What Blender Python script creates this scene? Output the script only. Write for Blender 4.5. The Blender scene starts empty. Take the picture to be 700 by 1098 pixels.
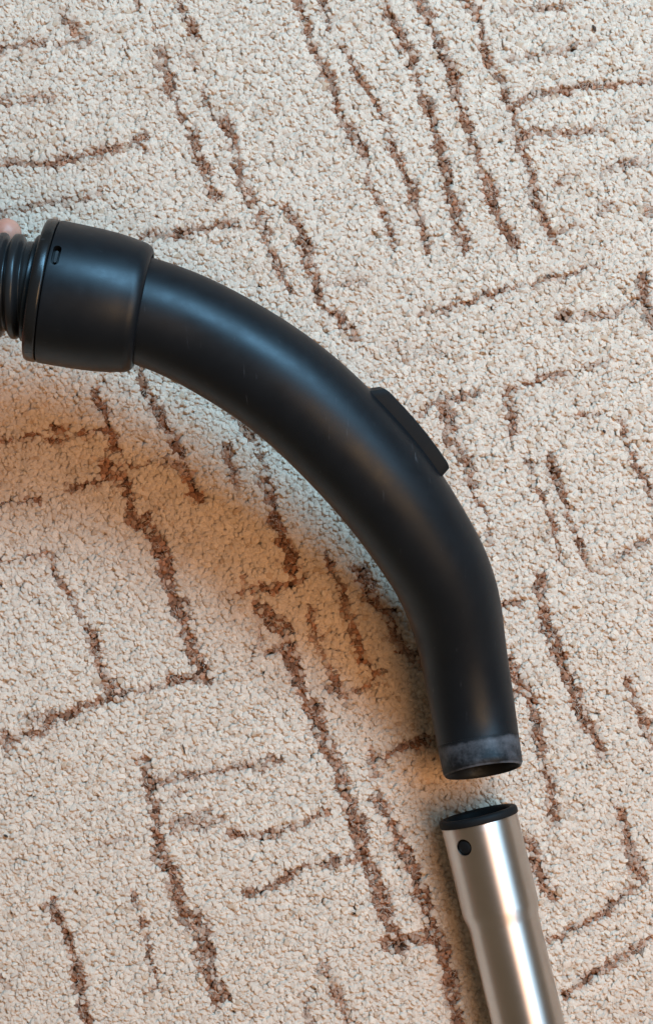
import bpy, bmesh, math, random
import numpy as np
from mathutils import Vector, Matrix

random.seed(7)
rng = np.random.default_rng(11)
scene = bpy.context.scene
C = scene.collection

# ------------------------------------------------------------------ camera
S = 0.00043          # metres per photo pixel on the carpet surface
D = 0.95             # height of the phone above the carpet
cam_d = bpy.data.cameras.new('camera')
cam = bpy.data.objects.new('camera', cam_d); C.objects.link(cam)
cam.location = (0, 0, D)
cam_d.sensor_fit = 'VERTICAL'
cam_d.angle_y = 2 * math.atan(549 * S / D)
cam_d.clip_start = 0.01; cam_d.clip_end = 50
scene.camera = cam

# ------------------------------------------------------------------ light
world = bpy.data.worlds.new('World'); scene.world = world
world.use_nodes = True
bgn = world.node_tree.nodes['Background']
bgn.inputs['Color'].default_value = (1.0, 0.74, 0.50, 1)
bgn.inputs['Strength'].default_value = 0.16

def area(name, direction, dist, sx, sy, color, power, shape='RECTANGLE'):
    l = bpy.data.lights.new(name, 'AREA'); l.shape = shape
    l.size = sx; l.size_y = sy; l.color = color; l.energy = power
    o = bpy.data.objects.new(name, l); C.objects.link(o)
    d = Vector(direction).normalized()
    o.location = d * dist
    o.rotation_euler = d.to_track_quat('Z', 'Y').to_euler()
    return o
# the room's window (cool daylight) and its warm ceiling lamp
area('window_light', (0.31, 0.58, 0.75), 1.9, 1.0, 0.46, (0.40, 0.72, 1.0), 47)
area('side_cool_fill', (0.66, 0.18, 0.73), 1.9, 0.75, 0.75, (0.42, 0.73, 1.0), 8)  # added cool light from the right, for sheen on the handle's straight end
# added broad, faint cool light behind the window, widens its reflection on the plastic
area('wide_cool_fill', (0.31, 0.58, 0.75), 1.93, 1.60, 1.65, (0.40, 0.72, 1.0), 5)
area('ceiling_lamp_light', (0.42, -0.20, 0.87), 1.8, 1.05, 1.05, (1.0, 0.50, 0.22), 19.5, 'DISK')

scene.view_settings.view_transform = 'Standard'
scene.view_settings.look = 'None'
scene.view_settings.gamma = 1.0
scene.view_settings.exposure = 0.08

# ------------------------------------------------------------------ helpers
def P(px, py, z=0.0):
    """photo pixel + height above the carpet -> point"""
    k = S * (1 - z / D)
    return Vector(((px - 350) * k, (549 - py) * k, z))

def link(name, me, mat=None, parent=None, smooth=True):
    o = bpy.data.objects.new(name, me); C.objects.link(o)
    if mat: me.materials.append(mat)
    if parent: o.parent = parent
    if smooth:
        me.polygons.foreach_set('use_smooth', [True] * len(me.polygons))
    return o

def empty(name, loc, label, cat):
    o = bpy.data.objects.new(name, None); C.objects.link(o)
    o.empty_display_size = 0.02
    o.location = loc; o['label'] = label; o['category'] = cat
    return o

def mat(name):
    m = bpy.data.materials.new(name); m.use_nodes = True
    nt = m.node_tree
    return m, nt, nt.nodes['Principled BSDF']

def N(nt, kind, **kw):
    n = nt.nodes.new(kind)
    for k, v in kw.items():
        if k in n.inputs: n.inputs[k].default_value = v
        else: setattr(n, k, v)
    return n

def ramp(nt, fac, stops):
    r = nt.nodes.new('ShaderNodeValToRGB')
    e = r.color_ramp.elements
    while len(e) < len(stops): e.new(0.5)
    for i, (p, c) in enumerate(stops):
        e[i].position = p; e[i].color = c if len(c) == 4 else (*c, 1)
    nt.links.new(fac, r.inputs['Fac'])
    return r.outputs['Color']

def mixc(nt, fac, a, b):
    m = nt.nodes.new('ShaderNodeMix'); m.data_type = 'RGBA'
    for s, v in ((m.inputs['Factor'], fac), (m.inputs['A'], a), (m.inputs['B'], b)):
        if hasattr(v, 'links'): nt.links.new(v, s)
        else: s.default_value = v
    return m.outputs['Result']

def bump(nt, bsdf, h, strength, dist):
    b = N(nt, 'ShaderNodeBump', Strength=strength, Distance=dist)
    nt.links.new(h, b.inputs['Height']); nt.links.new(b.outputs['Normal'], bsdf.inputs['Normal'])

# ------------------------------------------------------------------ materials
def plastic(name, col, rough, spec, scuff=0.0, grain=0.00004):
    m, nt, b = mat(name)
    tc = N(nt, 'ShaderNodeTexCoord')
    n1 = N(nt, 'ShaderNodeTexNoise', Scale=90.0, Detail=6.0, Roughness=0.65)
    nt.links.new(tc.outputs['Object'], n1.inputs['Vector'])
    # fine hairline scratches: stretched noise, thresholded
    mp = N(nt, 'ShaderNodeMapping'); mp.inputs['Scale'].default_value = (900, 60, 200)
    mp.inputs['Rotation'].default_value = (0.3, 0.2, 0.9)
    nt.links.new(tc.outputs['Object'], mp.inputs['Vector'])
    n2 = N(nt, 'ShaderNodeTexNoise', Scale=1.0, Detail=2.0)
    nt.links.new(mp.outputs['Vector'], n2.inputs['Vector'])
    sc = ramp(nt, n2.outputs['Fac'], [(0.70, (0, 0, 0)), (0.78, (1, 1, 1))])
    patch = ramp(nt, n1.outputs['Fac'], [(0.44, (0, 0, 0)), (0.66, (1, 1, 1))])
    mul = N(nt, 'ShaderNodeMix', data_type='RGBA', blend_type='MULTIPLY'); mul.inputs['Factor'].default_value = 1
    nt.links.new(sc, mul.inputs['A']); nt.links.new(patch, mul.inputs['B'])
    base = mixc(nt, mul.outputs['Result'], (*col, 1), (col[0] * 2 + .045, col[1] * 2 + .048, col[2] * 2 + .052, 1))
    if scuff:
        n3 = N(nt, 'ShaderNodeTexNoise', Scale=55.0, Detail=9.0, Roughness=0.72)
        nt.links.new(tc.outputs['Object'], n3.inputs['Vector'])
        wa = N(nt, 'ShaderNodeAttribute', attribute_name='wear')
        wm = N(nt, 'ShaderNodeMath', operation='MULTIPLY_ADD'); wm.inputs[1].default_value = .30; nt.links.new(wa.outputs['Fac'], wm.inputs[0])
        nt.links.new(n3.outputs['Fac'], wm.inputs[2])
        f = ramp(nt, wm.outputs[0], [(0.60, (0, 0, 0)), (0.92, (scuff, scuff, scuff))])
        base = mixc(nt, f, base, (0.17, 0.18, 0.20, 1))
    nt.links.new(base, b.inputs['Base Color'])
    r = ramp(nt, n1.outputs['Fac'], [(0.3, (rough - .04,) * 3), (0.75, (rough + .10 + scuff * .3,) * 3)])
    nt.links.new(r, b.inputs['Roughness'])
    b.inputs['Specular IOR Level'].default_value = spec
    b.inputs['Specular Tint'].default_value = (0.72, 0.90, 1.0, 1)
    n4 = N(nt, 'ShaderNodeTexNoise', Scale=1500.0, Detail=2.0)
    nt.links.new(tc.outputs['Object'], n4.inputs['Vector'])
    bump(nt, b, n4.outputs['Fac'], 0.25, grain)
    return m

M_black = plastic('black_plastic', (0.0050, 0.0062, 0.0080), 0.40, 0.29)
M_collar = plastic('black_satin_plastic', (0.0046, 0.006, 0.0080), 0.38, 0.32)
M_gloss = plastic('black_gloss_plastic', (0.008, 0.0085, 0.009), 0.22, 0.40)
M_dull = plastic('black_dull_plastic', (0.009, 0.0095, 0.010), 0.55, 0.10)
M_scuff = plastic('scuffed_black_plastic', (0.0055, 0.0066, 0.0082), 0.42, 0.24, scuff=0.60, grain=0.0001)
M_hose = plastic('grey_hose_plastic', (0.012, 0.014, 0.0155), 0.30, 0.36)
M_hole = plastic('black_latch_plastic', (0.006, 0.006, 0.006), 0.5, 0.25)

M_steel, nt, b = mat('brushed_steel')
tc = N(nt, 'ShaderNodeTexCoord')
mp = N(nt, 'ShaderNodeMapping'); mp.inputs['Scale'].default_value = (260, 260, 2600)
nt.links.new(tc.outputs['Object'], mp.inputs['Vector'])
n1 = N(nt, 'ShaderNodeTexNoise', Scale=1.0, Detail=3.0)
nt.links.new(mp.outputs['Vector'], n1.inputs['Vector'])
n2 = N(nt, 'ShaderNodeTexNoise', Scale=45.0, Detail=5.0)
nt.links.new(tc.outputs['Object'], n2.inputs['Vector'])
v = N(nt, 'ShaderNodeTexVoronoi', Scale=95.0); nt.links.new(tc.outputs['Object'], v.inputs['Vector'])
speck = ramp(nt, v.outputs['Distance'], [(0.06, (1, 1, 1)), (0.09, (0, 0, 0))])
vr = N(nt, 'ShaderNodeSeparateColor'); nt.links.new(v.outputs['Color'], vr.inputs['Color'])
pick = ramp(nt, vr.outputs['Red'], [(0.86, (0, 0, 0)), (0.88, (1, 1, 1))])
mul = N(nt, 'ShaderNodeMix', data_type='RGBA', blend_type='MULTIPLY'); mul.inputs['Factor'].default_value = 1
nt.links.new(speck, mul.inputs['A']); nt.links.new(pick, mul.inputs['B'])
base = ramp(nt, n2.outputs['Fac'], [(0.3, (0.56, 0.535, 0.505)), (0.7, (0.64, 0.615, 0.585))])
base = mixc(nt, mul.outputs['Result'], base, (0.05, 0.045, 0.04, 1))
nt.links.new(base, b.inputs['Base Color'])
b.inputs['Metallic'].default_value = 1.0
r = ramp(nt, n1.outputs['Fac'], [(0.3, (0.37,) * 3), (0.7, (0.46,) * 3)])
nt.links.new(r, b.inputs['Roughness'])
b.inputs['Anisotropic'].default_value = 0.85
tg = N(nt, 'ShaderNodeTangent', direction_type='RADIAL', axis='Z')
nt.links.new(tg.outputs['Tangent'], b.inputs['Tangent'])
b.inputs['Anisotropic Rotation'].default_value = 0.25
bump(nt, b, n1.outputs['Fac'], 0.10, 0.00003)

M_skin, nt, b = mat('skin')
tc = N(nt, 'ShaderNodeTexCoord')
n1 = N(nt, 'ShaderNodeTexNoise', Scale=60.0, Detail=4.0); nt.links.new(tc.outputs['Object'], n1.inputs['Vector'])
nt.links.new(ramp(nt, n1.outputs['Fac'], [(0.3, (0.46, 0.19, 0.13)), (0.7, (0.56, 0.27, 0.19))]), b.inputs['Base Color'])
b.inputs['Roughness'].default_value = 0.5
b.inputs['Subsurface Weight'].default_value = 0.15
b.inputs['Subsurface Radius'].default_value = (0.004, 0.0015, 0.001)
n2 = N(nt, 'ShaderNodeTexNoise', Scale=900.0, Detail=3.0); nt.links.new(tc.outputs['Object'], n2.inputs['Vector'])
bump(nt, b, n2.outputs['Fac'], 0.4, 0.0002)
M_nail, nt, b = mat('nail')
n1 = N(nt, 'ShaderNodeTexNoise', Scale=200.0)
nt.links.new(ramp(nt, n1.outputs['Fac'], [(0.3, (0.62, 0.36, 0.30)), (0.7, (0.68, 0.42, 0.36))]), b.inputs['Base Color'])
b.inputs['Roughness'].default_value = 0.3

M_back, nt, b = mat('carpet_backing')
tc = N(nt, 'ShaderNodeTexCoord')
n1 = N(nt, 'ShaderNodeTexNoise', Scale=300.0, Detail=4.0); nt.links.new(tc.outputs['Object'], n1.inputs['Vector'])
nt.links.new(ramp(nt, n1.outputs['Fac'], [(0.3, (0.20, 0.13, 0.085)), (0.7, (0.30, 0.21, 0.14))]), b.inputs['Base Color'])
b.inputs['Roughness'].default_value = 1.0

M_pile, nt, b = mat('carpet_wool')
at = N(nt, 'ShaderNodeAttribute', attribute_type='INSTANCER', attribute_name='tuft_color')
tc = N(nt, 'ShaderNodeTexCoord')
mp = N(nt, 'ShaderNodeMapping'); mp.inputs['Scale'].default_value = (3.0, 3.0, 0.8)
mp.inputs['Rotation'].default_value = (0.0, 0.5, 0.3)
nt.links.new(tc.outputs['Generated'], mp.inputs['Vector'])
n1 = N(nt, 'ShaderNodeTexNoise', Scale=2.4, Detail=3.0, Roughness=0.7)
nt.links.new(mp.outputs['Vector'], n1.inputs['Vector'])
sh = ramp(nt, n1.outputs['Fac'], [(0.32, (0.88, 0.86, 0.84)), (0.65, (1, 1, 1))])
mul = N(nt, 'ShaderNodeMix', data_type='RGBA', blend_type='MULTIPLY'); mul.inputs['Factor'].default_value = 1
nt.links.new(at.outputs['Color'], mul.inputs['A']); nt.links.new(sh, mul.inputs['B'])
nt.links.new(mul.outputs['Result'], b.inputs['Base Color'])
b.inputs['Roughness'].default_value = 0.95
b.inputs['Specular IOR Level'].default_value = 0.15
gn = N(nt, 'ShaderNodeNewGeometry')
nm = N(nt, 'ShaderNodeMix', data_type='VECTOR'); nm.inputs['Factor'].default_value = .72      # wool fibres scatter light: soften the facets
nm.inputs['B'].default_value = (0, 0, 1)
nt.links.new(gn.outputs['Normal'], nm.inputs['A'])
nrm = N(nt, 'ShaderNodeVectorMath', operation='NORMALIZE'); nt.links.new(nm.outputs['Result'], nrm.inputs[0])
nt.links.new(nrm.outputs[0], b.inputs['Normal'])
tr = N(nt, 'ShaderNodeBsdfTranslucent'); nt.links.new(mul.outputs['Result'], tr.inputs['Color'])
mx = N(nt, 'ShaderNodeMixShader'); mx.inputs[0].default_value = 0.32
nt.links.new(b.outputs[0], mx.inputs[1]); nt.links.new(tr.outputs[0], mx.inputs[2])
nt.links.new(mx.outputs[0], nt.nodes['Material Output'].inputs['Surface'])

# ------------------------------------------------------------------ carpet
# brown pattern lines of the carpet, as polylines in photo pixels (lying on the carpet): points, width(s), strength
LINES = [
 ([(0,53),(45,46)],8,.6),([(66,14),(80,30),(92,44)],10,.6),([(60,48),(92,44)],6,.4),([(145,0),(147,8)],6,.6),
 ([(0,109),(52,103)],9,.5),([(0,178),(55,174),(100,163),(155,148)],8,.8),([(145,148),(157,162)],6,.7),
 ([(0,230),(30,220),(65,215),(105,209)],6,.6),([(150,252),(200,246),(252,240)],8,.7),
 ([(193,5),(210,38)],7,.8),([(165,31),(185,31)],4,.4),([(172,55),(182,92)],10,.75),
 ([(187,103),(202,138),(216,178),(233,212)],8,.8),([(200,55),(208,66)],4,.4),([(218,95),(230,125)],3.5,.8),
 ([(240,132),(250,170),(268,215)],9,.85),([(275,227),(290,268),(312,310)],9,.7),([(305,225),(322,245),(328,275),(345,320),(378,365)],9,.75),
 ([(318,0),(335,45),(350,80),(370,130),(388,170)],9,.85),([(388,170),(402,205),(422,270)],4.5,.85),([(345,0),(354,30)],5,.6),
 ([(365,47),(387,85),(410,125)],6,.9),([(412,143),(432,175),(445,220),(458,267)],8,.85),
 ([(415,8),(442,65),(457,120),(475,175)],8,.85),([(475,175),(485,215),(497,267)],11,.85),
 ([(452,0),(475,60),(485,90)],10,.9),([(485,90),(495,120),(512,175),(532,225),(552,265)],9,.85),
 ([(495,0),(510,10),(522,60),(537,90),(552,135),(565,175),(575,215)],7,.8),([(575,215),(592,262)],9,.8),
 ([(542,10),(560,8),(610,5)],6,.5),([(545,65),(590,53),(640,45)],6,.35),([(555,110),(610,98),(630,93),(665,90),(700,85)],7,.75),
 ([(560,147),(600,143),(640,140)],7,.6),([(665,131),(680,129)],5,.4),([(645,180),(695,172)],7,.5),([(590,195),(615,187)],4.5,.5),
 ([(645,224),(660,222)],10,.4),([(692,225),(704,230)],8,.6),([(595,250),(620,243)],4.5,.4),
 ([(450,337),(490,330),(520,317),(550,308),(575,303),(610,290),(640,283)],6,.7),([(350,305),(390,302)],5,.35),
 ([(605,340),(660,335),(685,325)],8,.55),([(690,302),(697,350)],10,.65),([(420,375),(470,380)],14,.16),
 ([(450,440),(495,425),(510,420)],8,.6),([(540,418),(570,408),(607,400)],6,.75),([(625,395),(650,388)],5,.45),
 ([(475,440),(488,475),(503,510)],13,.65),([(503,510),(525,570)],4,.9),([(542,425),(550,462)],10,.65),
 ([(568,492),(573,520),(590,550),(602,602)],4.5,.8),([(590,490),(608,548),(628,598)],6,.8),([(612,447),(650,443)],4,.6),
 ([(665,447),(680,490),(698,540)],5,.8),([(520,555),(530,585)],4,.8),([(630,612),(660,600),(700,575)],6,.5),
 ([(535,652),(557,646)],7,.7),([(577,620),(585,675),(605,715),(625,770),(643,808)],10.5,.95),
 ([(545,710),(565,750),(582,805)],12,.9),([(675,730),(685,770),(700,800)],7,.85),
 ([(350,600),(370,650),(385,705),(405,725)],9,.8),([(385,615),(415,660),(430,695),(450,715)],13,.8),
 ([(345,695),(368,750)],6,.75),([(400,815),(450,797),(474,788)],8,.85),([(395,800),(405,830)],6,.6),([(350,735),(372,750),(398,732)],6,.6),
 ([(150,395),(165,435),(185,470),(200,505),(210,535)],9,.85),([(0,475),(40,465),(70,458)],4.5,.85),
 ([(50,477),(80,468),(115,460)],7,.9),([(100,420),(115,455),(122,485)],9,.9),([(75,525),(110,515),(135,513)],5,.9),
 ([(115,500),(135,515),(145,565)],10,.9),([(135,500),(175,492),(195,500)],4.5,.8),([(0,542),(45,535)],5,.9),
 ([(160,555),(175,600),(180,615),(197,665),(220,730)],12,.95),([(180,728),(230,725)],7,.8),([(125,745),(180,735)],4.5,.6),
 ([(0,602),(30,596),(52,595)],5,.9),([(55,597),(80,655),(97,680)],6,.85),([(97,680),(112,725),(128,748)],10.5,.8),
 ([(0,800),(30,790),(70,768),(125,745)],8,.85),([(25,772),(60,767)],4.5,.6),([(0,785),(5,805)],8,.7),
 ([(255,635),(300,628),(330,615)],8,.8),([(245,440),(275,475)],8,.75),([(275,485),(290,530),(302,565),(312,600)],9,.9),
 ([(242,475),(255,520)],4.5,.7),([(295,550),(300,585),(320,615)],10,.85),([(280,650),(305,680),(320,720),(335,765),(350,800)],14,.9),
 ([(260,620),(280,650),(272,710)],5,.6),([(285,700),(310,690)],5,.6),([(332,655),(345,695)],6,.8),
 ([(150,815),(165,868),(175,923)],9,.8),([(175,923),(192,968)],13,.75),([(195,975),(218,1003),(222,1040)],17,.8),([(222,1040),(237,1077)],10,.85),
 ([(160,838),(210,830)],6,.65),([(175,858),(205,845)],4,.5),([(200,833),(270,823),(300,818)],7,.65),([(190,885),(230,880)],16,.4),
 ([(225,868),(232,885)],6,.5),([(245,893),(275,898)],9,.9),([(275,898),(320,880),(350,873)],7,.8),
 ([(262,963),(300,948),(325,933),(350,925)],6,.9),([(100,905),(145,900)],6,.3),([(140,955),(155,1000),(167,1063)],4.5,.75),
 ([(156,1066),(176,1062)],4,.6),([(55,968),(75,1018),(95,1098)],10.5,.9),([(0,1053),(10,1057)],8,.5),([(325,1073),(330,1098)],5,.7),
 ([(352,800),(375,868),(395,928),(415,988),(425,1018)],13,.95),([(410,1013),(465,1003)],12,.85),([(350,925),(385,925)],9,.75),
 ([(405,858),(440,928),(460,988),(480,1038),(492,1098)],12.5,.92),([(400,823),(405,835)],6,.7),([(350,1040),(370,1095)],9,.65),
 ([(567,903),(578,930),(590,965)],12,.9),([(585,825),(590,850),(595,878)],10,.75),([(665,870),(675,910),(690,945)],11,.8),
 ([(590,1008),(640,983),(690,948)],8,.65),([(605,1068),(630,1045),(690,1013),(712,1003)],7,.85),([(680,1090),(702,1085)],5,.5),
]
# the pattern goes on past the frame: same two directions, same kind of blocks
def more_lines():
    out = []
    r = random.Random(5)
    for gx in range(-9, 17):
        for gy in range(-9, 20):
            cx, cy = gx * 80 + r.uniform(-20, 20), gy * 80 + r.uniform(-20, 20)
            if -30 < cx < 730 and -40 < cy < 1140: continue
            L = r.uniform(40, 110)
            if r.random() < .55: dx, dy = .31, .95
            else: dx, dy = .96, -.24
            p = [(cx - dx * L / 2, cy - dy * L / 2), (cx + r.uniform(-4, 4), cy), (cx + dx * L / 2, cy + dy * L / 2)]
            if any(-6 < a < 706 and -6 < b_ < 1104 for a, b_ in p): continue
            out.append((p, r.uniform(5, 12), r.uniform(.5, .9)))
    return out
ALL = LINES + more_lines()

def vnoise(x, y, seed):
    """smooth value noise 0..1 on arrays"""
    x = x + seed * 17.31; y = y - seed * 9.77
    xi = np.floor(x).astype(np.int64); yi = np.floor(y).astype(np.int64)
    fx = x - xi; fy = y - yi
    fx = fx * fx * (3 - 2 * fx); fy = fy * fy * (3 - 2 * fy)
    def h(a, b_):
        n = (a * 374761393 + b_ * 668265263 + seed * 1442695) & 0x7fffffff
        n = ((n ^ (n >> 13)) * 1274126177) & 0x7fffffff
        return ((n ^ (n >> 16)) & 0xffff) / 65535.0
    return ((h(xi, yi) * (1 - fx) + h(xi + 1, yi) * fx) * (1 - fy) +
            (h(xi, yi + 1) * (1 - fx) + h(xi + 1, yi + 1) * fx) * fy)

X0, X1, Y0, Y1 = -0.42, 0.42, -0.52, 0.52
sp = 0.00180
nx = int((X1 - X0) / sp); ny = int((Y1 - Y0) / (sp * .87))
gx, gy = np.meshgrid(np.arange(nx), np.arange(ny))
tx = (X0 + (gx + .5 * (gy % 2)) * sp).ravel(); ty = (Y0 + gy * sp * .87).ravel()
tx = tx + rng.normal(0, sp * .17, tx.size); ty = ty + rng.normal(0, sp * .17, ty.size)
# tufts bunch together a little
w = 130.0
tx += (vnoise(tx * w * 1.6, ty * w * 1.6, 3) - .5) * .0024
ty += (vnoise(tx * w * 1.6, ty * w * 1.6, 4) - .5) * .0024
n = tx.size
px = tx / S + 350; py = 549 - ty / S
wx = px + (vnoise(px / 9, py / 9, 5) - .5) * 7 + (vnoise(px / 30, py / 30, 6) - .5) * 6
wy = py + (vnoise(px / 9, py / 9, 7) - .5) * 7 + (vnoise(px / 30, py / 30, 8) - .5) * 6
mask = np.zeros(n)
wobble = .55 + .9 * vnoise(px / 7, py / 7, 9)
for pts, wid, st in ALL:
    for (ax, ay), (bx_, by_) in zip(pts[:-1], pts[1:]):
        lo_x, hi_x = min(ax, bx_) - 25, max(ax, bx_) + 25
        lo_y, hi_y = min(ay, by_) - 25, max(ay, by_) + 25
        sel = np.where((wx > lo_x) & (wx < hi_x) & (wy > lo_y) & (wy < hi_y))[0]
        if not sel.size: continue
        vx, vy = bx_ - ax, by_ - ay
        t = np.clip(((wx[sel] - ax) * vx + (wy[sel] - ay) * vy) / (vx * vx + vy * vy), 0, 1)
        d = np.hypot(wx[sel] - ax - t * vx, wy[sel] - ay - t * vy)
        m = np.clip((wid * .60 * wobble[sel] + 3.3 - d) / 4.2, 0, 1) * st ** .7
        mask[sel] = np.maximum(mask[sel], m)
drop = rng.random(n)
mask *= .76 + .24 * np.clip((vnoise(px / 13, py / 13, 17) - .25) * 3, 0, 1)      # worn, patchy dye
br = np.clip(mask * 1.45 - .32 * drop, 0, 1)
br = np.where(drop > .42 + .70 * mask, br * .35, br)
cream = np.array([0.800, 0.708, 0.595]); brown = np.array([0.365, 0.200, 0.125])
var = 1 + rng.normal(0, .055, (n, 1))
tan_n = np.clip((vnoise(px / 26, py / 26, 12) * .6 + vnoise(px / 9, py / 9, 13) * .4 - .55) * 2.4, 0, 1)[:, None]
tan_n *= (.35 + .65 * vnoise(px / 140, py / 140, 15))[:, None]
base = cream * (1 - .48 * tan_n) + np.array([0.60, 0.46, 0.34]) * .48 * tan_n
odd = (rng.random((n, 1)) < .05)
base = np.where(odd, base * np.array([.84, .76, .68]), base)
br_c = brown * (1 + rng.normal(0, .28, (n, 1)))
br = np.where(rng.random(n) < .07, br * .4, br)
col = base * var * (1 - br[:, None]) + np.clip(br_c, .02, 1) * br[:, None]
col = np.clip(col, .02, .9)
cl = vnoise(tx * 330, ty * 330, 21) * .6 + vnoise(tx * 110, ty * 110, 22) * .4
z = -0.0026 + (cl - .5) * .0010 + rng.normal(0, .00015, n) - br * .0007
z -= (rng.random(n) < .012) * .0008
rad = sp * (.97 + rng.normal(0, .12, n)) * (1 - .25 * br)
lean = .20 + .45 * rng.random(n)
az = (vnoise(tx * 150, ty * 150, 31) * 2.2 + rng.normal(0, .55, n)) * math.pi
spin = rng.random(n) * 6.283
pm = bpy.data.meshes.new('pile')
pm.vertices.add(n)
pm.vertices.foreach_set('co', np.stack([tx, ty, z], 1).astype(np.float32).ravel())
def attr(name, typ, field, data):
    a = pm.attributes.new(name, typ, 'POINT'); a.data.foreach_set(field, data.astype(np.float32).ravel())
attr('tuft_color', 'FLOAT_COLOR', 'color', np.concatenate([col, np.ones((n, 1))], 1))
attr('tuft_rot', 'FLOAT_VECTOR', 'vector', np.stack([lean * np.cos(az), lean * np.sin(az), spin], 1))
attr('tuft_size', 'FLOAT_VECTOR', 'vector', np.stack([rad, rad * (.62 + .62 * rng.random(n)), .0030 * (1 + rng.normal(0, .08, n))], 1))
me = bpy.data.meshes.new('carpet'); bm = bmesh.new()
zb, zl = -0.0056, -0.0085
vs = [bm.verts.new((x, y, zz)) for zz in (zl, zb) for x, y in ((X0, Y0), (X1, Y0), (X1, Y1), (X0, Y1))]
for f in ((3, 2, 1, 0), (4, 5, 6, 7), (0, 1, 5, 4), (1, 2, 6, 5), (2, 3, 7, 6), (3, 0, 4, 7)): bm.faces.new([vs[i] for i in f])
bm.to_mesh(me); bm.free()
carpet = link('carpet', me, M_back, smooth=False)
carpet['kind'] = 'structure'
carpet['label'] = 'cream cut-pile carpet with broken brown line pattern'
pile = link('pile', pm, M_pile, carpet, smooth=False)
pile['kind'] = 'stuff'

ng = bpy.data.node_groups.new('tufts', 'GeometryNodeTree')
ng.interface.new_socket('Geometry', in_out='INPUT', socket_type='NodeSocketGeometry')
ng.interface.new_socket('Geometry', in_out='OUTPUT', socket_type='NodeSocketGeometry')
gi = ng.nodes.new('NodeGroupInput'); go = ng.nodes.new('NodeGroupOutput')
jn = ng.nodes.new('GeometryNodeJoinGeometry')
for k in range(6):
    ico = ng.nodes.new('GeometryNodeMeshIcoSphere'); ico.inputs['Radius'].default_value = 1; ico.inputs['Subdivisions'].default_value = 3
    nz = ng.nodes.new('ShaderNodeTexNoise'); nz.noise_dimensions = '4D'
    nz.inputs['Scale'].default_value = 1.25; nz.inputs['Detail'].default_value = 1.5; nz.inputs['W'].default_value = k * 3.7
    pos = ng.nodes.new('GeometryNodeInputPosition'); ng.links.new(pos.outputs[0], nz.inputs['Vector'])
    sub = ng.nodes.new('ShaderNodeVectorMath'); sub.operation = 'SUBTRACT'; sub.inputs[1].default_value = (.5, .5, .5)
    ng.links.new(nz.outputs['Color'], sub.inputs[0])
    sc = ng.nodes.new('ShaderNodeVectorMath'); sc.operation = 'SCALE'; sc.inputs['Scale'].default_value = 1.0
    ng.links.new(sub.outputs[0], sc.inputs[0])
    spn = ng.nodes.new('GeometryNodeSetPosition')
    ng.links.new(ico.outputs['Mesh'], spn.inputs['Geometry']); ng.links.new(sc.outputs[0], spn.inputs['Offset'])
    ss = ng.nodes.new('GeometryNodeSetShadeSmooth'); ng.links.new(spn.outputs[0], ss.inputs[0])
    sm = ng.nodes.new('GeometryNodeSetMaterial'); sm.inputs['Material'].default_value = M_pile
    ng.links.new(ss.outputs[0], sm.inputs[0])
    g2 = ng.nodes.new('GeometryNodeGeometryToInstance'); ng.links.new(sm.outputs[0], g2.inputs[0])
    ng.links.new(g2.outputs[0], jn.inputs[0])
iop = ng.nodes.new('GeometryNodeInstanceOnPoints')
ng.links.new(gi.outputs[0], iop.inputs['Points']); ng.links.new(jn.outputs[0], iop.inputs['Instance'])
iop.inputs['Pick Instance'].default_value = True
def named(nm):
    a = ng.nodes.new('GeometryNodeInputNamedAttribute'); a.data_type = 'FLOAT_VECTOR'; a.inputs['Name'].default_value = nm
    return a.outputs['Attribute']
e2r = ng.nodes.new('FunctionNodeEulerToRotation'); ng.links.new(named('tuft_rot'), e2r.inputs[0])
ng.links.new(e2r.outputs[0], iop.inputs['Rotation'])
ng.links.new(named('tuft_size'), iop.inputs['Scale'])
ng.links.new(iop.outputs[0], go.inputs[0])
pile.modifiers.new('tufts', 'NODES').node_group = ng

# loose wool fibres lying across the tufts
NF = 52000
fx_ = rng.uniform(-.24, .24, NF); fy_ = rng.uniform(-.32, .32, NF)
fa_ = rng.random(NF) * 6.283; fl_ = rng.uniform(.0016, .0042, NF); cv = rng.normal(0, .9, NF)
lean_z = rng.uniform(-.0004, .0003, NF)
fr_ = .000065
K = 5
V = np.zeros((NF, K, 3, 3))
xx, yy = fx_.copy(), fy_.copy(); aa = fa_.copy()
for k in range(K):
    u = k / (K - 1); hz_ = lean_z + .0007 * np.sin(math.pi * u) - .0004
    for j in range(3):
        an = j * 2.0944
        V[:, k, j, 0] = xx - np.sin(aa) * fr_ * math.cos(an); V[:, k, j, 1] = yy + np.cos(aa) * fr_ * math.cos(an)
        V[:, k, j, 2] = hz_ + fr_ * math.sin(an)
    xx += np.cos(aa) * fl_ / (K - 1); yy += np.sin(aa) * fl_ / (K - 1); aa += cv * .6
idx = []
for k in range(K - 1):
    for j in range(3):
        a0, a1 = k * 3 + j, k * 3 + (j + 1) % 3
        idx.append((a0, a1, a1 + 3, a0 + 3))
F = (np.arange(NF)[:, None, None] * (K * 3) + np.array(idx)[None]).reshape(-1)
fm = bpy.data.meshes.new('loose_fibres')
fm.vertices.add(NF * K * 3); fm.vertices.foreach_set('co', V.astype(np.float32).ravel())
nf = F.size // 4
fm.loops.add(F.size); fm.loops.foreach_set('vertex_index', F.astype(np.int32))
fm.polygons.add(nf); fm.polygons.foreach_set('loop_start', np.arange(0, F.size, 4).astype(np.int32))
fm.update(calc_edges=True)
M_fib, nt, b = mat('wool_fibre')
gi_ = N(nt, 'ShaderNodeNewGeometry')
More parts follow.
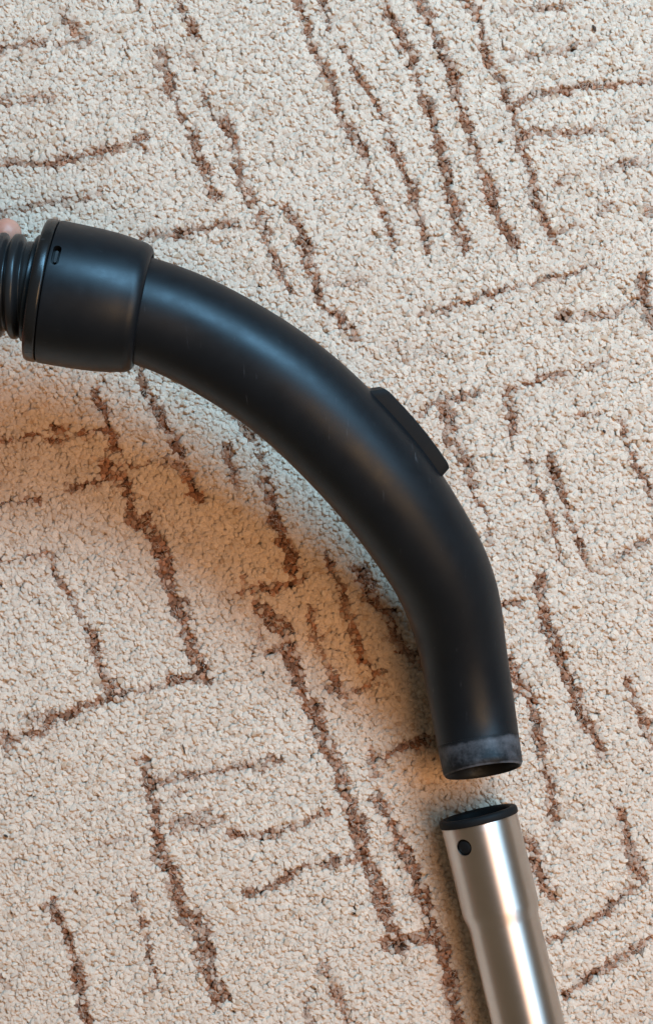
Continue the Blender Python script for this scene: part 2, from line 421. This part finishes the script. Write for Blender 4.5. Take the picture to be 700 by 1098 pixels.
nt.links.new(ramp(nt, gi_.outputs['Random Per Island'], [(0.0, (0.80, 0.73, 0.63)), (0.84, (0.74, 0.66, 0.55)), (0.88, (0.40, 0.25, 0.17)), (1.0, (0.34, 0.20, 0.13))]), b.inputs['Base Color'])
b.inputs['Roughness'].default_value = .9; b.inputs['Specular IOR Level'].default_value = .15
fo = link('loose_fibres', fm, M_fib, carpet); fo['kind'] = 'stuff'

# ------------------------------------------------------------------ sweep helpers
def catmull(pts, per=14):
    """pts: list of arrays (any dim); returns smooth dense samples"""
    pts = [np.array(p, float) for p in pts]
    ext = [2 * pts[0] - pts[1]] + pts + [2 * pts[-1] - pts[-2]]
    out = []
    for i in range(1, len(ext) - 2):
        p0, p1, p2, p3 = ext[i - 1:i + 3]
        for k in range(per):
            t = k / per
            out.append(.5 * ((2 * p1) + (-p0 + p2) * t + (2 * p0 - 5 * p1 + 4 * p2 - p3) * t * t + (-p0 + 3 * p1 - 3 * p2 + p3) * t ** 3))
    out.append(pts[-1])
    return np.array(out)

def frames(path):
    t = np.gradient(path, axis=0); t /= np.linalg.norm(t, axis=1)[:, None]
    res = []
    for ti in t:
        side = np.cross(ti, (0, 0, 1.0)); side /= np.linalg.norm(side)   # right of travel seen from above
        up = np.cross(side, ti)
        res.append((ti, side, up))
    return res

def smooth_arr(a, it):
    a = a.copy()
    for _ in range(it):
        a[1:-1] = .25 * a[:-2] + .5 * a[1:-1] + .25 * a[2:]
    return a

def rings_mesh(name, rings, closed_loop=False, cap=False):
    m = len(rings[0]); verts = [tuple(p) for r_ in rings for p in r_]; faces = []
    R = len(rings)
    for i in range(R if closed_loop else R - 1):
        a, b_ = i * m, ((i + 1) % R) * m
        for j in range(m):
            k = (j + 1) % m
            faces.append((a + j, a + k, b_ + k, b_ + j))
    if cap:
        faces.append(tuple(range(m))[::-1]); faces.append(tuple(range((R - 1) * m, R * m)))
    me = bpy.data.meshes.new(name); me.from_pydata(verts, [], faces); me.update()
    bm = bmesh.new(); bm.from_mesh(me); bmesh.ops.recalc_face_normals(bm, faces=bm.faces); bm.to_mesh(me); bm.free()
    return me

def lathe(name, prof, seg=96, closed=True):
    """prof: list of (radius, z) going round the wall section; closed profile = hollow wall"""
    rings = [[(r_ * math.cos(2 * math.pi * j / seg), r_ * math.sin(2 * math.pi * j / seg), z_) for j in range(seg)] for r_, z_ in prof]
    return rings_mesh(name, rings, closed_loop=closed)

def orient(o, origin, direction, up=(0, 0, 1)):
    """local Z along direction, local X towards up"""
    zc = Vector(direction).normalized(); xc = Vector(up); xc = (xc - xc.dot(zc) * zc).normalized(); yc = zc.cross(xc)
    m = Matrix((xc, yc, zc)).transposed().to_4x4(); m.translation = origin
    if o: o.matrix_local = m
    return m

def boolean_cut(me, cutter_me, me_matrix, cutter_matrix):
    a = bpy.data.objects.new('tmp_a', me); c = bpy.data.objects.new('tmp_c', cutter_me)
    C.objects.link(a); C.objects.link(c); a.matrix_world = me_matrix; c.matrix_world = cutter_matrix
    md = a.modifiers.new('b', 'BOOLEAN'); md.object = c; md.operation = 'DIFFERENCE'; md.solver = 'EXACT'
    bpy.context.view_layer.update()
    dg = bpy.context.evaluated_depsgraph_get()
    out = bpy.data.meshes.new_from_object(a.evaluated_get(dg))
    bpy.data.objects.remove(a); bpy.data.objects.remove(c)
    return out

def autosmooth(o, deg=40):
    me = o.data
    me.polygons.foreach_set('use_smooth', [True] * len(me.polygons))
    bm = bmesh.new(); bm.from_mesh(me)
    for e in bm.edges:
        if len(e.link_faces) == 2 and e.calc_face_angle(0) > math.radians(deg): e.smooth = False
    bm.to_mesh(me); bm.free()

# ------------------------------------------------------------------ vacuum handle
# centre line in photo pixels, height above carpet, width in pixels
HP = [(100,320,.0862,114),(157,334,.0850,115),(221,361,.0820,116),(314,421,.0810,117),(405,512,.0710,116),(462,594,.0565,108.5),(474,617,.0515,106),
      (483.5,640,.0468,103),(490.5,668,.0415,98.5),(495.5,695,.0372,93),(503.5,742,.0318,91.5),(510,781,.0308,89),(518,827,.0360,86)]
raw = []
for a, b_, z_, w_ in HP:
    p = P(a, b_, z_); raw.append((p.x, p.y, p.z, w_ / 2 * S * (1 - z_ / D)))
root_loc = P(500, 720, 0.0); root_loc.z = 0.0
handle = empty('vacuum_handle', root_loc, 'curved black plastic vacuum cleaner handle with collar and ribbed hose, arched over the carpet', 'vacuum handle')
RL = np.array(root_loc)
dense = catmull(raw, 16)
arc = np.concatenate([[0], np.cumsum(np.linalg.norm(np.diff(dense[:, :3], axis=0), axis=1))])
uni = np.arange(0, arc[-1] + 1e-9, arc[-1] / 190)
dense = smooth_arr(np.stack([np.interp(uni, arc, dense[:, k]) for k in range(4)], 1), 45)     # even steps, no kinks
path = dense[:, :3] - RL; rad_h = dense[:, 3]
fr = frames(path)
SEG = 72
def ring_at(i, r_, off=0.0):
    t, s_, u_ = fr[i]
    return [path[i] + t * off + r_ * (math.cos(2 * math.pi * j / SEG) * s_ + math.sin(2 * math.pi * j / SEG) * u_) for j in range(SEG)]
NP = len(path)
i_band = NP - 1 - int(.0152 / (arc[-1] / 190))          # last bit of the spigot is the scuffed band
rings = [ring_at(i, rad_h[i]) for i in range(0, i_band)]
rings.append(ring_at(i_band, rad_h[i_band] - .0000))
rings += [ring_at(i_band, rad_h[i_band] - .0030)]
for i in range(i_band, 0, -8): rings.append(ring_at(i, rad_h[i] - .0030))
rings.append(ring_at(0, rad_h[0] - .0030))
me = rings_mesh('grip_tube', rings, closed_loop=True)
grip = link('grip_tube', me, M_black, handle); autosmooth(grip, 50)

# scuffed plug band at the open end
rings = []
r0 = rad_h[i_band]
rings.append(ring_at(i_band, r0 - .0024, .00004)); rings.append(ring_at(i_band, r0, .00004))
for i in range(i_band + 1, NP - 1): rings.append(ring_at(i, rad_h[i]))
e = NP - 1
rings.append(ring_at(e, rad_h[e] - .0003, -.0010)); rings.append(ring_at(e, rad_h[e] - .0005, -.0004)); rings.append(ring_at(e, rad_h[e] - .0008, 0)); rings.append(ring_at(e, rad_h[e] - .0013, 0)); rings.append(ring_at(e, rad_h[e] - .0017, -.0006))
for i in range(e - 1, i_band, -2): rings.append(ring_at(i, rad_h[i] - .0025))
me = rings_mesh('plug_band', rings, closed_loop=True)
nb = e - i_band
wr_ = me.attributes.new('wear', 'FLOAT', 'POINT')
for v_ in me.vertices:
    k_ = v_.index // SEG
    u_ = min(max((k_ - 1) / (nb + 1), 0), 1)
    wr_.data[v_.index].value = (min(1.0, u_ / .16) - .55 * u_ + (.5 if .93 < u_ else 0)) if k_ <= nb + 3 else .1
band = link('plug_band', me, M_scuff, handle); autosmooth(band, 50)
band['label'] = 'scuffed dusty band at the open end of the handle'

# collar
cA = P(40, 310.3, .0870); cB = P(156, 332, .0850)
axis = (cB - cA); L = axis.length; ad = axis.normalized()
rA = 154.5 / 2 * S * (1 - .087 / D); rB = 141 / 2 * S * (1 - .085 / D)
prof = [(rA * .975, .0052), (rA * .997, .0054), (rA * 1.0, .0062), (rA * .997, .30 * L), (rA * .988, .50 * L), (rA * .975, .64 * L), (rA * .948, .78 * L)]
for k in range(9):
    a = k / 8 * math.pi / 2
    prof.append((rA * .925 - .0040 + .0040 * math.cos(a), .85 * L + .0062 * math.sin(a)))
prof += [(rad_h[0] + .0012, .85 * L + .0058), (rad_h[0] + .0009, .8 * L), (rA * .90, .55 * L), (rA * .90, .0052)]
# finer steps so the slot cuts cleanly
fine = []
for (r1, z1), (r2, z2) in zip(prof[:-1], prof[1:]):
    k = max(1, int(abs(z2 - z1) / .004))
    for q in range(k): fine.append((r1 + (r2 - r1) * q / k, z1 + (z2 - z1) * q / k))
fine.append(prof[-1])
cm = lathe('collar', fine, 120)
# latch slot
def capsule_mesh(name, half_len, r_, depth, seg=12):
    pts = []
    for k in range(seg + 1):
        a = -math.pi / 2 + math.pi * k / seg; pts.append((r_ * math.cos(a + math.pi / 2) * 1.0, half_len + r_ * math.sin(a + math.pi / 2)))
    for k in range(seg + 1):
        a = math.pi / 2 + math.pi * k / seg; pts.append((r_ * math.cos(a + math.pi / 2), -half_len + r_ * math.sin(a + math.pi / 2)))
    rings = [[(x, y, -depth / 2) for x, y in pts], [(x, y, depth / 2) for x, y in pts]]
    me = rings_mesh(name, rings, cap=True)
    return me
CM = orient(None, cA, ad)
def collar_point(px_, py_):
    """point of the collar surface that shows at this pixel"""
    o_ = Vector((0, 0, D)); d_ = (P(px_, py_, 0) - o_).normalized()
    inv = CM.inverted(); o2 = inv @ o_; d2 = inv.to_3x3() @ d_
    A = d2.x ** 2 + d2.y ** 2; B = 2 * (o2.x * d2.x + o2.y * d2.y); Cc = o2.x ** 2 + o2.y ** 2 - rA ** 2
    t = (-B - math.sqrt(B * B - 4 * A * Cc)) / (2 * A)
    return o2 + d2 * t
q = collar_point(60.5, 273)
qn = Vector((q.x, q.y, 0)).normalized(); tang = Vector((0, 0, 1)).cross(qn)
SM = Matrix((tang.cross(qn), tang, qn)).transposed().to_4x4(); SM.translation = q
cut = capsule_mesh('cut', .0030, .00165, .012)
cm2 = boolean_cut(cm, cut, Matrix.Identity(4), SM)
collar = link('collar', cm2, M_collar, handle); autosmooth(collar, 35)
cm2.materials.clear(); cm2.materials.append(M_collar)
orient(collar, cA - root_loc, ad)
# latch tongue sitting in the slot
tm = capsule_mesh('latch_tongue', .0022, .0006, .003)
tong = link('latch_tongue', tm, M_hose, collar, smooth=False)
TM = SM.copy(); TM.translation = q - qn * .0030; tong.matrix_local = TM
# end ring
prof = [(rA * .80, -.0004), (rA * .955, -.0004), (rA * .985, .0000), (rA * 1.0, .0010), (rA * 1.003, .0022), (rA * 1.003, .0038), (rA * .998, .0045), (rA * .985, .0048), (rA * .90, .0048), (rA * .80, .0044)]
ring = link('end_ring', lathe('end_ring', prof, 120), M_gloss, collar); autosmooth(ring, 50)
# inner sleeve that keeps the slot and joint dark
prof = [(rA * .895, .0010), (rA * .895, .55 * L), (rA * .86, .55 * L), (rA * .86, .0010)]
sl = link('inner_sleeve', lathe('inner_sleeve', prof, 72), M_hole, collar); autosmooth(sl, 40)

# ribbed hose running off to the left, out of the collar
hz = .087
hp = [P(40, 309, .087), P(20, 307.5, .087), P(0, 306, .087), P(-50, 301, .087), P(-110, 300, .085), P(-180, 312, .078), P(-250, 345, .064), P(-310, 400, .045), P(-350, 470, .029), P(-372, 550, .0245), P(-385, 640, .0235)]
hd = catmull([tuple(p) for p in hp], 60)
seglen = np.concatenate([[0], np.cumsum(np.linalg.norm(np.diff(hd, axis=0), axis=1))])
pitch = .0069; stepn = 14
ss = np.arange(0, seglen[-1], pitch / stepn)
hpath = np.stack([np.interp(ss, seglen, hd[:, k]) for k in range(3)], 1) - RL
hf = frames(hpath)
r_out, r_in = 113 / 2 * S * .909, 113 / 2 * S * .909 - .0034
ph0 = .0084
rings = []
for i, s_ in enumerate(ss):
    ph = (s_ - ph0) / pitch; f = .5 + .5 * math.cos(2 * math.pi * ph)
    f = 1 - (1 - f) ** 2.2          # broad round ribs, tight grooves
    r_ = r_in + (r_out - r_in) * f
    if s_ < .0042: r_ = r_in + .0006
    t, sd, up = hf[i]
    rings.append([hpath[i] + r_ * (math.cos(2 * math.pi * j / 64) * sd + math.sin(2 * math.pi * j / 64) * up) for j in range(64)])
hose = link('hose', rings_mesh('hose', rings, cap=True), M_hose, handle)
hose['label'] = 'ribbed grey flexible hose leaving the collar'
# flange between hose and collar
prof = [(r_in * .9, -.0034), (r_out * .985, -.0034), (r_out * 1.02, -.0028), (r_out * 1.02, -.0014), (r_out * .99, -.0006), (r_in * .9, -.0006)]
fl = link('hose_flange', lathe('hose_flange', prof, 72), M_hose, handle); autosmooth(fl, 50)
orient(fl, cA - root_loc, ad)

# air slider on the outside of the bend
def nearest_idx(px_, py_):
    best = min(range(NP), key=lambda i: (Vector(path[i] + RL) - P(px_, py_, (path[i] + RL)[2])).length)
    return best
iA = nearest_idx(357, 460); iB = nearest_idx(425, 540)
Np = 40
ii = np.linspace(iA, iB, Np)
def interp_path(f):
    i = int(min(max(math.floor(f), 0), NP - 2)); k = f - i
    t = fr[i][0] * (1 - k) + fr[i + 1][0] * k; sd = fr[i][1] * (1 - k) + fr[i + 1][1] * k; up = fr[i][2] * (1 - k) + fr[i + 1][2] * k
    return path[i] * (1 - k) + path[i + 1] * k, t, sd, up, rad_h[i] * (1 - k) + rad_h[i + 1] * k
SGN = -1.0    # outer side of the bend
def pad_rings(a_in, a_out_fn, hh_fn, bevel, skew):
    out = []
    for q_, f in enumerate(ii):
        u = q_ / (Np - 1)
        p, t, sd, up, r_ = interp_path(f)
        o_dir = SGN * sd
        e_ = min(u, 1 - u) * (Np - 1)
        shrink = max(0.0, 1 - e_ / 1.6) * bevel
        a1 = r_ + a_out_fn(u) - shrink; hh = hh_fn(u) - shrink * .8; a0 = r_ + a_in
        cr = min(.0006, (a1 - a0) * .45)
        sec = []
        for (ca, cb, st) in ((a1 - cr, hh - cr, 0), (a0 + .0002, hh - .0002, 90), (a0 + .0002, -hh + .0002, 180), (a1 - cr, -hh + cr, 270)):
            rr = cr if st in (0, 270) else .0002
            for k in range(5):
                an = math.radians(st + 90 * k / 4)
                aa = ca + rr * math.cos(an); bb = cb + rr * math.sin(an)
                sec.append(p + o_dir * aa + up * bb + t * skew(u) * (aa - r_))
        out.append(sec)
    return out
pr = pad_rings(-.0045, lambda u: .0047 + .0002 * math.sin(math.pi * u) - .0004 * u, lambda u: .0068, .0005, lambda u: .75 * (1 - u) - .25 * u)
pad = link('air_slider', rings_mesh('air_slider', pr, cap=True), M_dull, handle); autosmooth(pad, 40)
pad['label'] = 'raised black slider on the outside of the bend'

# ------------------------------------------------------------------ steel tube
zT = .0172
t0 = P(512, 873.5, zT); t1 = P(565.5, 1098, zT)
td = (t1 - t0); td.z = 0; td.normalize(); td.z = .045; td.normalize()   # the far end rests a little higher
R1 = 83.0 / 2 * S * (1 - zT / D); R2 = 76.2 / 2 * S * (1 - zT / D)
wand = empty('suction_tube', (t0.x, t0.y, 0), 'brushed steel vacuum suction tube with black rimmed mouth lying on the carpet', 'suction tube')
org = Vector((0, 0, zT))
LT = .62; zk = 98 * S        # where the socket narrows
prof = [(R1 - .0010, .0022), (R1 - .0002, .0022), (R1, .0026)]
for k in range(1, 9): prof.append((R1, .0026 + (zk - .0026) * k / 8))
for k in range(1, 13):
    u = k / 12; prof.append((R1 + (R2 - R1) * (u * u * (3 - 2 * u)), zk + .0080 * u))
for k in range(1, 30): prof.append((R2, zk + .0080 + (LT - zk - .0080) * k / 29))
prof += [(R2 - .001, LT), (R2 - .001, zk + .0080), (R1 - .0010, zk)]
for k in range(1, 8): prof.append((R1 - .001, zk - (zk - .0022) * k / 8))
tm_ = lathe('steel_tube', prof, 128)
TMX = orient(None, t0, td)
TMX.translation = Vector((t0.x, t0.y, zT))
def tube_point(px_, py_):
    o_ = Vector((0, 0, D)); d_ = (P(px_, py_, 0) - o_).normalized()
    inv = TMX.inverted(); o2 = inv @ o_; d2 = inv.to_3x3() @ d_
    A = d2.x ** 2 + d2.y ** 2; B = 2 * (o2.x * d2.x + o2.y * d2.y); Cc = o2.x ** 2 + o2.y ** 2 - R1 ** 2
    t = (-B - math.sqrt(B * B - 4 * A * Cc)) / (2 * A)
    return o2 + d2 * t
q = tube_point(497, 909)
qn = Vector((q.x, q.y, 0)).normalized(); tang = Vector((0, 0, 1)).cross(qn)
HM = Matrix((tang.cross(qn), tang, qn)).transposed().to_4x4(); HM.translation = q
def disc_mesh(name, r_, h_, seg=32, dome=0.0):
    prof = [(r_, -h_ / 2), (r_, h_ / 2 - dome), (r_ * .9, h_ / 2 - dome * .4), (r_ * .6, h_ / 2), (r_ * .02, h_ / 2)] if dome else [(r_, -h_ / 2), (r_, h_ / 2)]
    rings = [[(a * math.cos(2 * math.pi * j / seg), a * math.sin(2 * math.pi * j / seg), z_) for j in range(seg)] for a, z_ in prof]
    return rings_mesh(name, rings, cap=True)
rh = 9.0 * S * (1 - .03 / D)
tm2 = boolean_cut(tm_, disc_mesh('cut', rh, .012), Matrix.Identity(4), HM)
tm2.materials.clear(); tm2.materials.append(M_steel)
st = link('steel_tube', tm2, None, wand); autosmooth(st, 30)
orient(st, org, td)
# black liner with the latch button behind the hole, and the black mouth rim
prof = [(R1 - .0012, .0030), (R1 - .0012, zk - .001), (R1 - .0030, zk - .001), (R1 - .0030, .0030)]
ln = link('liner', lathe('liner', prof, 96), M_hole, wand); autosmooth(ln, 40); orient(ln, org, td)
bt = link('latch_button', disc_mesh('latch_button', rh * .86, .0024, 32, .0007), M_dull, st); autosmooth(bt, 50)
BM_ = HM.copy(); BM_.translation = q - qn * .0016; bt.matrix_local = BM_
prof = [(R1 - .0030, .0028), (R1 - .0030, .0003), (R1 - .0026, -.0004), (R1 - .0016, -.0009), (R1 - .0004, -.0008), (R1 + .0004, -.0002), (R1 + .0006, .0006), (R1 + .0006, .0022), (R1 + .0003, .0027), (R1 - .0012, .0028)]
rm = link('mouth_rim', lathe('mouth_rim', prof, 128), M_dull, wand); autosmooth(rm, 50); orient(rm, org, td)
rm['label'] = 'black plastic rim round the tube mouth'

# ------------------------------------------------------------------ hand on the hose (mostly past the frame)
hand_loc = P(-90, 330, 0); hand_loc.z = 0.0
bmh = bmesh.new()
def capsule_chain(bm, pts, rads):
    """overlapping tapered spheres chain; later fused into one skin by a voxel remesh"""
    pts = [np.array(p, float) for p in pts]
    for (a, ra), (b_, rb) in zip(zip(pts[:-1], rads[:-1]), zip(pts[1:], rads[1:])):
        k = max(2, int(np.linalg.norm(b_ - a) / (min(ra, rb) * .22)))
        for q_ in range(k + 1):
            u = q_ / k; c = a * (1 - u) + b_ * u
            bmesh.ops.create_icosphere(bm, subdivisions=2, radius=ra * (1 - u) + rb * u, matrix=Matrix.Translation(c))
hc = P(-60, 301, .087)
def around(xoff, ang, r_):
    a = math.radians(ang)
    return (hc.x + xoff, hc.y + r_ * math.cos(a), hc.z + r_ * math.sin(a))
RH = r_out
fing = [  # x offset of root, x offset of tip, thickness, end angle
    (-.004, .0230, .0085, 16), (-.018, -.012, .0088, 40), (-.038, -.034, .0084, 38), (-.056, -.055, .0074, 28)]
tips = []
for x0_, x1_, th, ea in fing:
    angs = [232, 262, 295, 325, 350, ea + 360] if th != .0085 else [232, 252, 272, 292, 306, 317]
    pts = [around(x0_ + (x1_ - x0_) * (k / 5) ** 1.3, a, RH + th * (1.05 if k else 1.5)) for k, a in enumerate(angs)]
    rads = [th * 1.12, th * 1.08, th * 1.0, th * .98, th * .93, th * .82]
    capsule_chain(bmh, pts, rads); tips.append((pts[-1], pts[-2], th))
# palm: rows from knuckles to wrist
wr = np.array(around(-.065, 214, RH + .060))
for x0_, th in ((-.002, .0115), (-.019, .0125), (-.038, .0125), (-.055, .0115)):
    k0 = np.array(around(x0_, 232, RH + .0125))
    capsule_chain(bmh, [k0, k0 * .5 + wr * .5 + np.array((0, 0, .003)), wr + np.array((x0_ * .35 + .006, 0, 0))], [th, .0150, .0165])
# thumb: leaves the side of the palm, lies over the hose on the near side
tb = np.array(around(-.022, 208, RH + .030))
tpts = [tb, around(-.016, 188, RH + .016), around(-.020, 150, RH + .0105), around(-.027, 116, RH + .0095)]
capsule_chain(bmh, tpts, [.0150, .0122, .0105, .0085])
# wrist and forearm
fa = wr + np.array((-.055, -.115, .012)); fb = fa + np.array((-.05, -.11, .02))
capsule_chain(bmh, [wr + np.array((-.004, 0, 0)), wr + np.array((-.022, -.045, .004)), fa, fb], [.0215, .0225, .0290, .0350])
bmesh.ops.translate(bmh, verts=bmh.verts, vec=-hand_loc)
hm = bpy.data.meshes.new('hand'); bmh.to_mesh(hm); bmh.free()
tmp = bpy.data.objects.new('tmp_hand', hm); C.objects.link(tmp)
rmod = tmp.modifiers.new('r', 'REMESH'); rmod.mode = 'VOXEL'; rmod.voxel_size = .0011; rmod.use_smooth_shade = True
smod = tmp.modifiers.new('s', 'SMOOTH'); smod.iterations = 8; smod.factor = .6
bpy.context.view_layer.update()
hm2 = bpy.data.meshes.new_from_object(tmp.evaluated_get(bpy.context.evaluated_depsgraph_get()))
bpy.data.objects.remove(tmp); hm2.name = 'hand'
hand = link('hand', hm2, M_skin)
hand.location = hand_loc
hand['label'] = 'bare hand gripping the ribbed hose, one fingertip beside it'
hand['category'] = 'hand'

# ------------------------------------------------------------------ bits of lint on the carpet
def lint(label, pts_px, r_, col):
    m, nt, b = mat('lint'); nz = N(nt, 'ShaderNodeTexNoise', Scale=400.0)
    nt.links.new(ramp(nt, nz.outputs['Fac'], [(0.3, col), (0.7, tuple(c * 1.5 for c in col))]), b.inputs['Base Color']); b.inputs['Roughness'].default_value = .8
    pp = catmull([tuple(P(a, b_, z_)) for a, b_, z_ in pts_px], 8)
    base_ = pp[0].copy(); f_ = frames(pp); rings = []
    for i, (t, sd, up) in enumerate(f_):
        u = i / (len(pp) - 1); r2 = r_ * (.35 + .65 * math.sin(math.pi * min(max(u, .06), .94)))
        rings.append([pp[i] - base_ + r2 * (math.cos(a) * sd + math.sin(a) * up) for a in np.arange(0, 6.28, 6.2832 / 8)])
    o = link('lint', rings_mesh('lint', rings, cap=True), m)
    o.location = base_; o['label'] = label; o['category'] = 'lint'; o['group'] = 'lint on the carpet'
lint('short dark fibre lying on plain cream carpet below the arched handle', [(196,798,.0008),(197.5,803,.0014),(199,809,.0009)], .00028, (.02, .015, .012))
lint('small dark crumb on cream carpet above the horizontal brown dashes', [(635,27,.0006),(637,30,.0012),(638,34,.0008)], .0007, (.05, .03, .02))
lint('dark speck on cream carpet near the thick short brown bar, left of the steel tube', [(5,895,.0006),(7,896.5,.001),(9,897.5,.0006)], .0006, (.03, .022, .018))
lint('tiny dark crumb on cream carpet beside thin brown lines, far side of the slider', [(646,461,.0006),(647.5,462.5,.001),(648.5,464,.0006)], .0006, (.03, .025, .025))
